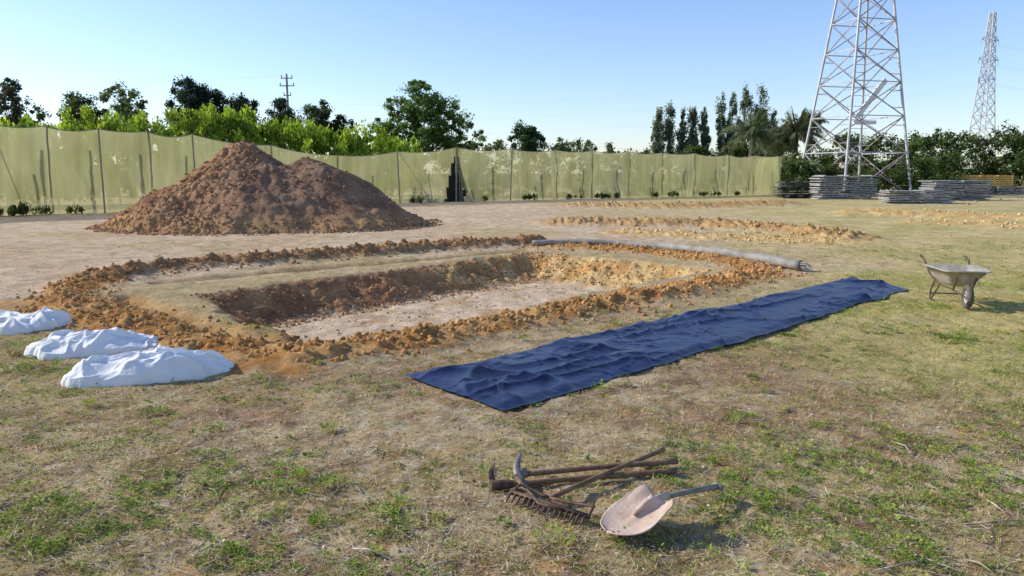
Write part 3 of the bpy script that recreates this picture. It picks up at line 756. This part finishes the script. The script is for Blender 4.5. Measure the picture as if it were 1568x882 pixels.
for a in range(-150,640,13):
    b=float(np.interp(a,[-120,60,100,150,200,250,300,350,400,450,500,550,600,640],[184,188,180,176,174,168,172,168,178,184,190,192,200,208]))
    fd=on_fence(a)[1]+9
    L_.append(lump(a+random.uniform(-5,5),fd+random.uniform(-1.5,1.5),b+random.uniform(-6,7),random.uniform(26,44)))
mass("hedge",L_,85000,.21,[(.29,.39,.055),(.25,.35,.05),(.37,.46,.07),(.18,.26,.05)],1,.36,1.6)
L_=[lump(a,d,t,w,3) for a,d,t,w in((760,85,213,50),(850,88,212,60),(890,86,212,55),(925,88,220,40),(965,86,228,50),(700,80,212,60),(985,90,230,50))]
mass("distant_shrubs",L_,20000,.25,[(.085,.125,.06),(.11,.155,.07),(.14,.16,.085)],0,.6)
L_=[]
for a,d,t,w in((1215,72,236,50),(1250,72,232,60),(1290,76,202,70),(1340,78,207,70),(1390,74,207,70),(1430,74,197,60),(1475,78,203,70),(1530,76,194,60),(1568,76,200,60),(1640,76,192,90),(1320,70,245,80),(1400,68,240,90),(1190,90,214,60),(1120,92,215,80),(1060,92,222,70),(1222,60.5,246,60),(1262,60.5,252,50),(1330,60.5,262,60),(1395,60.5,240,70),(1440,64,236,60)):
    L_.append(lump(a,d,t,w,2.6 if d>61 else .9))
mass("dense_shrubs",L_,95000,.23,[(.08,.125,.042),(.11,.16,.055),(.15,.20,.07),(.055,.085,.035),(.14,.16,.08)],0,.62)
L_=[lump(a,130,238+random.uniform(-5,6),150,5) for a in range(-500,2200,90)]
mass("distant_trees",L_,26000,.7,[(.09,.125,.075),(.11,.145,.085)],0,1.4)
L_=[]
for px in range(735,1190,26):
    q=on_fence(px);L_.append((q[0]-1.5,q[1]+4.5,.5,1.6,1.2,1.0))
mass("crop_row",L_,12000,.22,[(.10,.14,.05),(.06,.10,.035)],0,.35)
L_=[]
for px in list(range(-60,150,24))+list(range(650,1180,30)):
    q=on_fence(px+random.uniform(-12,12))
    if rng.random()<.7: L_.append((q[0],q[1]-.35,.05,.2+.6*random.random(),.25,.08+.3*random.random()**3))
q=on_fence(47);L_.append((q[0]+.1,q[1]-.9,.22,.30,.3,.28));L_.append((q[0],q[1]-.9,.22,.30,.3,.28))
mass("fence_weeds",L_,9000,.09,[(.12,.15,.05),(.24,.24,.09),(.08,.10,.04)],1,.14)
def palm(px,d,crown,r,col):
    x=(px-784)/F*d;H=CAMH+(265-crown)/F*d;mb=MB();P=[(x+.1*math.sin(k),d,H*k/10) for k in range(11)]
    mb.tube(P,[.32-.008*k for k in range(11)],10);tr=mb.obj("trunk",M_bark,True)
    pos=[];R=[];S=[];cl=[]
    for k in range(46):
        az=rng.random()*6.28;el=rng.uniform(-.35,1.35);Ls=r*rng.uniform(.8,1.1)
        for j in range(24):
            s=j/23;h=Ls*s*math.cos(el);zz=Ls*(s*math.sin(el)-.55*s*s*math.cos(el)*1.1)
            p=np.array([x+h*math.cos(az),d+h*math.sin(az),H+zz])
            for sgn in(1,-1): pos.append(p);R.append((az+sgn*1.0,s));S.append(.5*(1-.6*s)*(.4+1.2*min(1,s*3)))
            cl.append(col);cl.append(col)
    pos=np.array(pos);R=np.array(R);S=np.array(S);m=len(pos)
    V,Fc,Cc=inst([(-.07,0,0),(.07,0,0),(.05,.9,-.15),(-.02,1,-.25)],lf,pos,S*1.25,rotm(R[:,0]-1.57,-.2-rng.random(m)*.6,np.zeros(m)),np.array(cl)*(.7+.6*rng.random((m,1))))
    fo=mkmesh("fronds",V,Fc,M_leaf,Cc);group("palm_tree",[tr,fo])
palm(1145,80,203,3.6,(.15,.18,.10));palm(1210,82,203,3.2,(.15,.165,.085));palm(1232,84,190,2.2,(.17,.18,.08));palm(1182,84,212,2.4,(.13,.155,.08))
# ------------------------------------------------------------ towers
M_tower=solid("galvanised_lattice",(.34,.34,.36),(.52,.52,.54),scale=1.2,rough=.55,metal=.15,bump=0,spec=.4)
M_brace=solid("weathered_brace",(.17,.135,.13),(.40,.37,.37),scale=.9,rough=.6,metal=.15,bump=0)
def tower(px,d,prof,rot,rl,rb_,arms,zs,extra=False):
    x=(px-784)/F*d;legs=MB();br=MB()
    def hw(z): return float(np.interp(z,[p[0] for p in prof],[p[1] for p in prof]))
    cn=[(1,1),(-1,1),(-1,-1),(1,-1)]
    def c(i,z): w=hw(z);return Vector((cn[i%4][0]*w,cn[i%4][1]*w,z))
    for i in range(4): legs.tube([c(i,z) for z in zs],[rl]*len(zs),4)
    for k in range(len(zs)-1):
        z0,z1=zs[k],zs[k+1]
        for i in range(4):
            a,b,c_,d_=c(i,z0),c(i+1,z0),c(i,z1),c(i+1,z1)
            br.tube([a,d_],rb_,4);br.tube([b,c_],rb_,4)
            legs.tube([c_,d_],rb_*1.1,4)
            if extra and k<4:
                br.tube([a.lerp(c_,.25),a.lerp(d_,.25)],rb_*.6,4);br.tube([b.lerp(d_,.25),b.lerp(c_,.25)],rb_*.6,4)
                br.tube([a.lerp(c_,.75),c_.lerp(b,.25)],rb_*.6,4);br.tube([b.lerp(d_,.75),d_.lerp(a,.25)],rb_*.6,4)
    for z,w in arms:
        for s in(1,-1):
            tip=Vector((s*w,0,z+.2))
            for i in range(4):
                if cn[i][0]==s:
                    legs.tube([c(i,z),tip],rb_,4);legs.tube([c(i,z+1.3),tip],rb_,4)
            legs.tube([tip,tip-Vector((0,0,1.1))],rb_*1.2,6)
    a=legs.obj("legs",M_tower);b=br.obj("bracing",M_brace);kids=[a,b]
    if extra:
        pl=MB()
        p0=Vector((-1.5,-1.98,6.1));p1=Vector((1.2,-1.55,9.0))
        dr=(p1-p0).normalized();R=dr.to_track_quat('X','Z').to_matrix()
        pl.box((p0+p1)/2,((p1-p0).length,.12,.45),R);pl.box((p0+p1)/2+Vector((0,.15,-.10)),((p1-p0).length*.96,.1,.3),R)
        pl.box(Vector((-.7,-1.9,5.7)),(2.0,.1,.28));kids.append(pl.obj("platform_beam",solid("painted_beam",(.6,.6,.61),(.75,.75,.75),scale=2)))
    return group("transmission_tower",kids,(x,d,0),rz=rot),x
g1,x1=tower(1300,62,[(0,3.05),(8,2.2),(15.5,1.42),(24,.8),(36,.5)],math.radians(14),.10,.045,[(24,5),(28,6),(32,5)],[0,3.4,6.2,8.8,11.2,13.5,15.6,17.6,19.6,21.5,24,26.5,29,32,34,36],True)
g2,x2=tower(1490,205,[(0,2.9),(22,1.5),(43,.5)],math.radians(25),.13,.065,[(26,3.4),(31,4.0),(36,3.4)],[0,5,9.5,13.5,17,20,23,26,28.5,31,33.5,36,38.5,41,43])
mb=MB();d=74;x=(449-784)/F*d;H=CAMH+(265-119)/F*d
mb.tube([(x,d,0),(x,d,H)],[.16,.09],8)
for z,w in((H-.4,.55),(H-1.1,.7),(H-2.0,.35)):
    mb.box((x,d,z),(w*2,.09,.09))
    for s in(-1,1): mb.tube([(x+s*w*.9,d,z+.04),(x+s*w*.9,d,z+.28)],.05,6)
mb.tube([(x-.3,d,H-2.6),(x+.35,d,H-3.3)],.07,6)
mb.obj("utility_pole",M_brace)
M_wire=solid("wire",(.5,.53,.57),(.55,.58,.62),scale=1)
mb=MB()
def cat(a,b,sag,r):
    a=Vector(a);b=Vector(b);mb.tube([a.lerp(b,t)-Vector((0,0,sag*4*t*(1-t))) for t in np.linspace(0,1,24)],r,4,cap=False)
for z,w in((26,3.4),(31,4.0),(36,3.4)):
    for s in(-1,1):
        cat((x2+s*w*.9,205+s*w*.4,z-.9),(x2+190+s*w,260,z+2),6,.016)
        cat((x2+s*w*.9,205+s*w*.4,z-.9),(x2-230+s*w,330,z-3),8,.014)
cat((x-.5,d,H-.2),(x-95,d-6,H+.6),1.6,.005)
mb.obj("power_lines",M_wire)
# ------------------------------------------------------------ stacked boards and crates
M_board=solid("weathered_boards",(.22,.22,.22),(.44,.43,.42),scale=4,rough=.85)
M_boardd=solid("dark_boards",(.03,.03,.03),(.07,.07,.065),scale=4,rough=.9)
def stack(px,py,w,dp,h,n,rz,mat=M_board,name="board_stack"):
    p=survey(px,py);mb=MB();th=h/n
    for i in range(n):
        segs=2
        for s in range(segs):
            ox=random.uniform(-.16,.16);wz=w/segs*random.uniform(.88,1.0)
            R=Matrix.Rotation(random.uniform(-.03,.03),3,'Z')@Matrix.Rotation(random.uniform(-.035,.035),3,'Y')
            mb.box(((s-.5)*w/2+ox,random.uniform(-.1,.1),th*(i+.45)),(wz,dp,th*random.uniform(.42,.62)),R)
        if i%3==0:
            for s in(-.4,0,.4): mb.box((w*s,0,th*(i+.95)),(.1,dp*.9,th*.4))
    o=mb.obj(name,mat,False,.008);o.location=(p[0],p[1]+dp/2,0);o.rotation_euler=(0,0,rz);return o
stack(1297,305,4.3,1.6,1.65,13,.10)
stack(1411,312,3.9,1.4,.80,8,-.04)
stack(1472,307,4.2,1.6,1.35,12,.08)
stack(1222,304,2.4,1.5,1.2,7,.05,M_boardd,"dark_board_stack")
stack(1552,298,3.0,1.5,.7,5,.1,M_board)
M_crate=solid("crate_wood",(.50,.31,.07),(.66,.45,.14),scale=5,rough=.8)
mb=MB()
for cx in(-1.5,0,1.5):
    for kz in range(5): 
        for sy in(-.55,.55): mb.box((cx,sy,.25+kz*.19),(1.36,.03,.13))
        for sx in(-.66,.66): mb.box((cx+sx,0,.25+kz*.19),(.03,1.04,.13))
    for sx in(-.6,.6):
        for sy in(-.5,.5): mb.box((cx+sx,sy,.55),(.07,.06,1.1))
    mb.box((cx,0,.14),(1.3,1.05,.04))
o=mb.obj("wooden_crates",M_crate);o.location=((1500-784)/F*66,66,.55)
mb=MB()
for cx in(-1.4,.0,1.4):
    for k in range(3): mb.box((cx,0,.09+k*.18),(1.3,1.1,.05));mb.box((cx-.5,0,.02+k*.18),(.1,1.1,.09));mb.box((cx+.5,0,.02+k*.18),(.1,1.1,.09));mb.box((cx,0,.02+k*.18),(.1,1.1,.09))
q=mb.obj("wooden_pallets",M_board);q.location=((1500-784)/F*66,66,.03)
m=60;x=rng.uniform(24,44,m);y=rng.uniform(44,58,m);s=.05+.14*rng.random(m)**2
V,Fc,Cc=scat_clods(x,y,Hh(x,y)+s*.3,s,vary((.35,.3,.25),m,.4));mkmesh("rubble",V,Fc,M_clod,Cc)
# ------------------------------------------------------------ light, sky, camera
SE=math.radians(30);saz=math.atan2(-.975,.22)
sdir=Vector((math.cos(SE)*math.sin(saz),math.cos(SE)*math.cos(saz),math.sin(SE)))
ld=bpy.data.lights.new("sun",'SUN');ld.energy=5.0;ld.angle=math.radians(.53);ld.color=(1,.94,.83)
lo=bpy.data.objects.new("sun",ld);bpy.context.scene.collection.objects.link(lo);lo.rotation_euler=sdir.to_track_quat('Z','Y').to_euler()
w=bpy.data.worlds.new("World");bpy.context.scene.world=w;w.use_nodes=True;nt=w.node_tree
bg=nt.nodes['Background'];sk=nt.nodes.new('ShaderNodeTexSky');sk.sky_type='NISHITA';sk.sun_disc=False
sk.sun_elevation=SE;sk.sun_rotation=saz;sk.air_density=1.0;sk.dust_density=.35;sk.ozone_density=2.8
vm=nt.nodes.new('ShaderNodeVectorMath');vm.operation='MULTIPLY';vm.inputs[1].default_value=(1.18,1.18,1.34)
nt.links.new(sk.outputs[0],vm.inputs[0]);nt.links.new(vm.outputs[0],bg.inputs[0]);bg.inputs[1].default_value=.15
cd=bpy.data.cameras.new("camera");cd.sensor_width=36;cd.lens=36*F/1568;cd.clip_end=5000
co=bpy.data.objects.new("camera",cd);bpy.context.scene.collection.objects.link(co);co.location=(0,0,CAMH);co.rotation_euler=(math.pi/2-PITCH,0,0)
sc=bpy.context.scene;sc.camera=co
sc.view_settings.view_transform='Standard';sc.view_settings.look='None';sc.view_settings.exposure=0
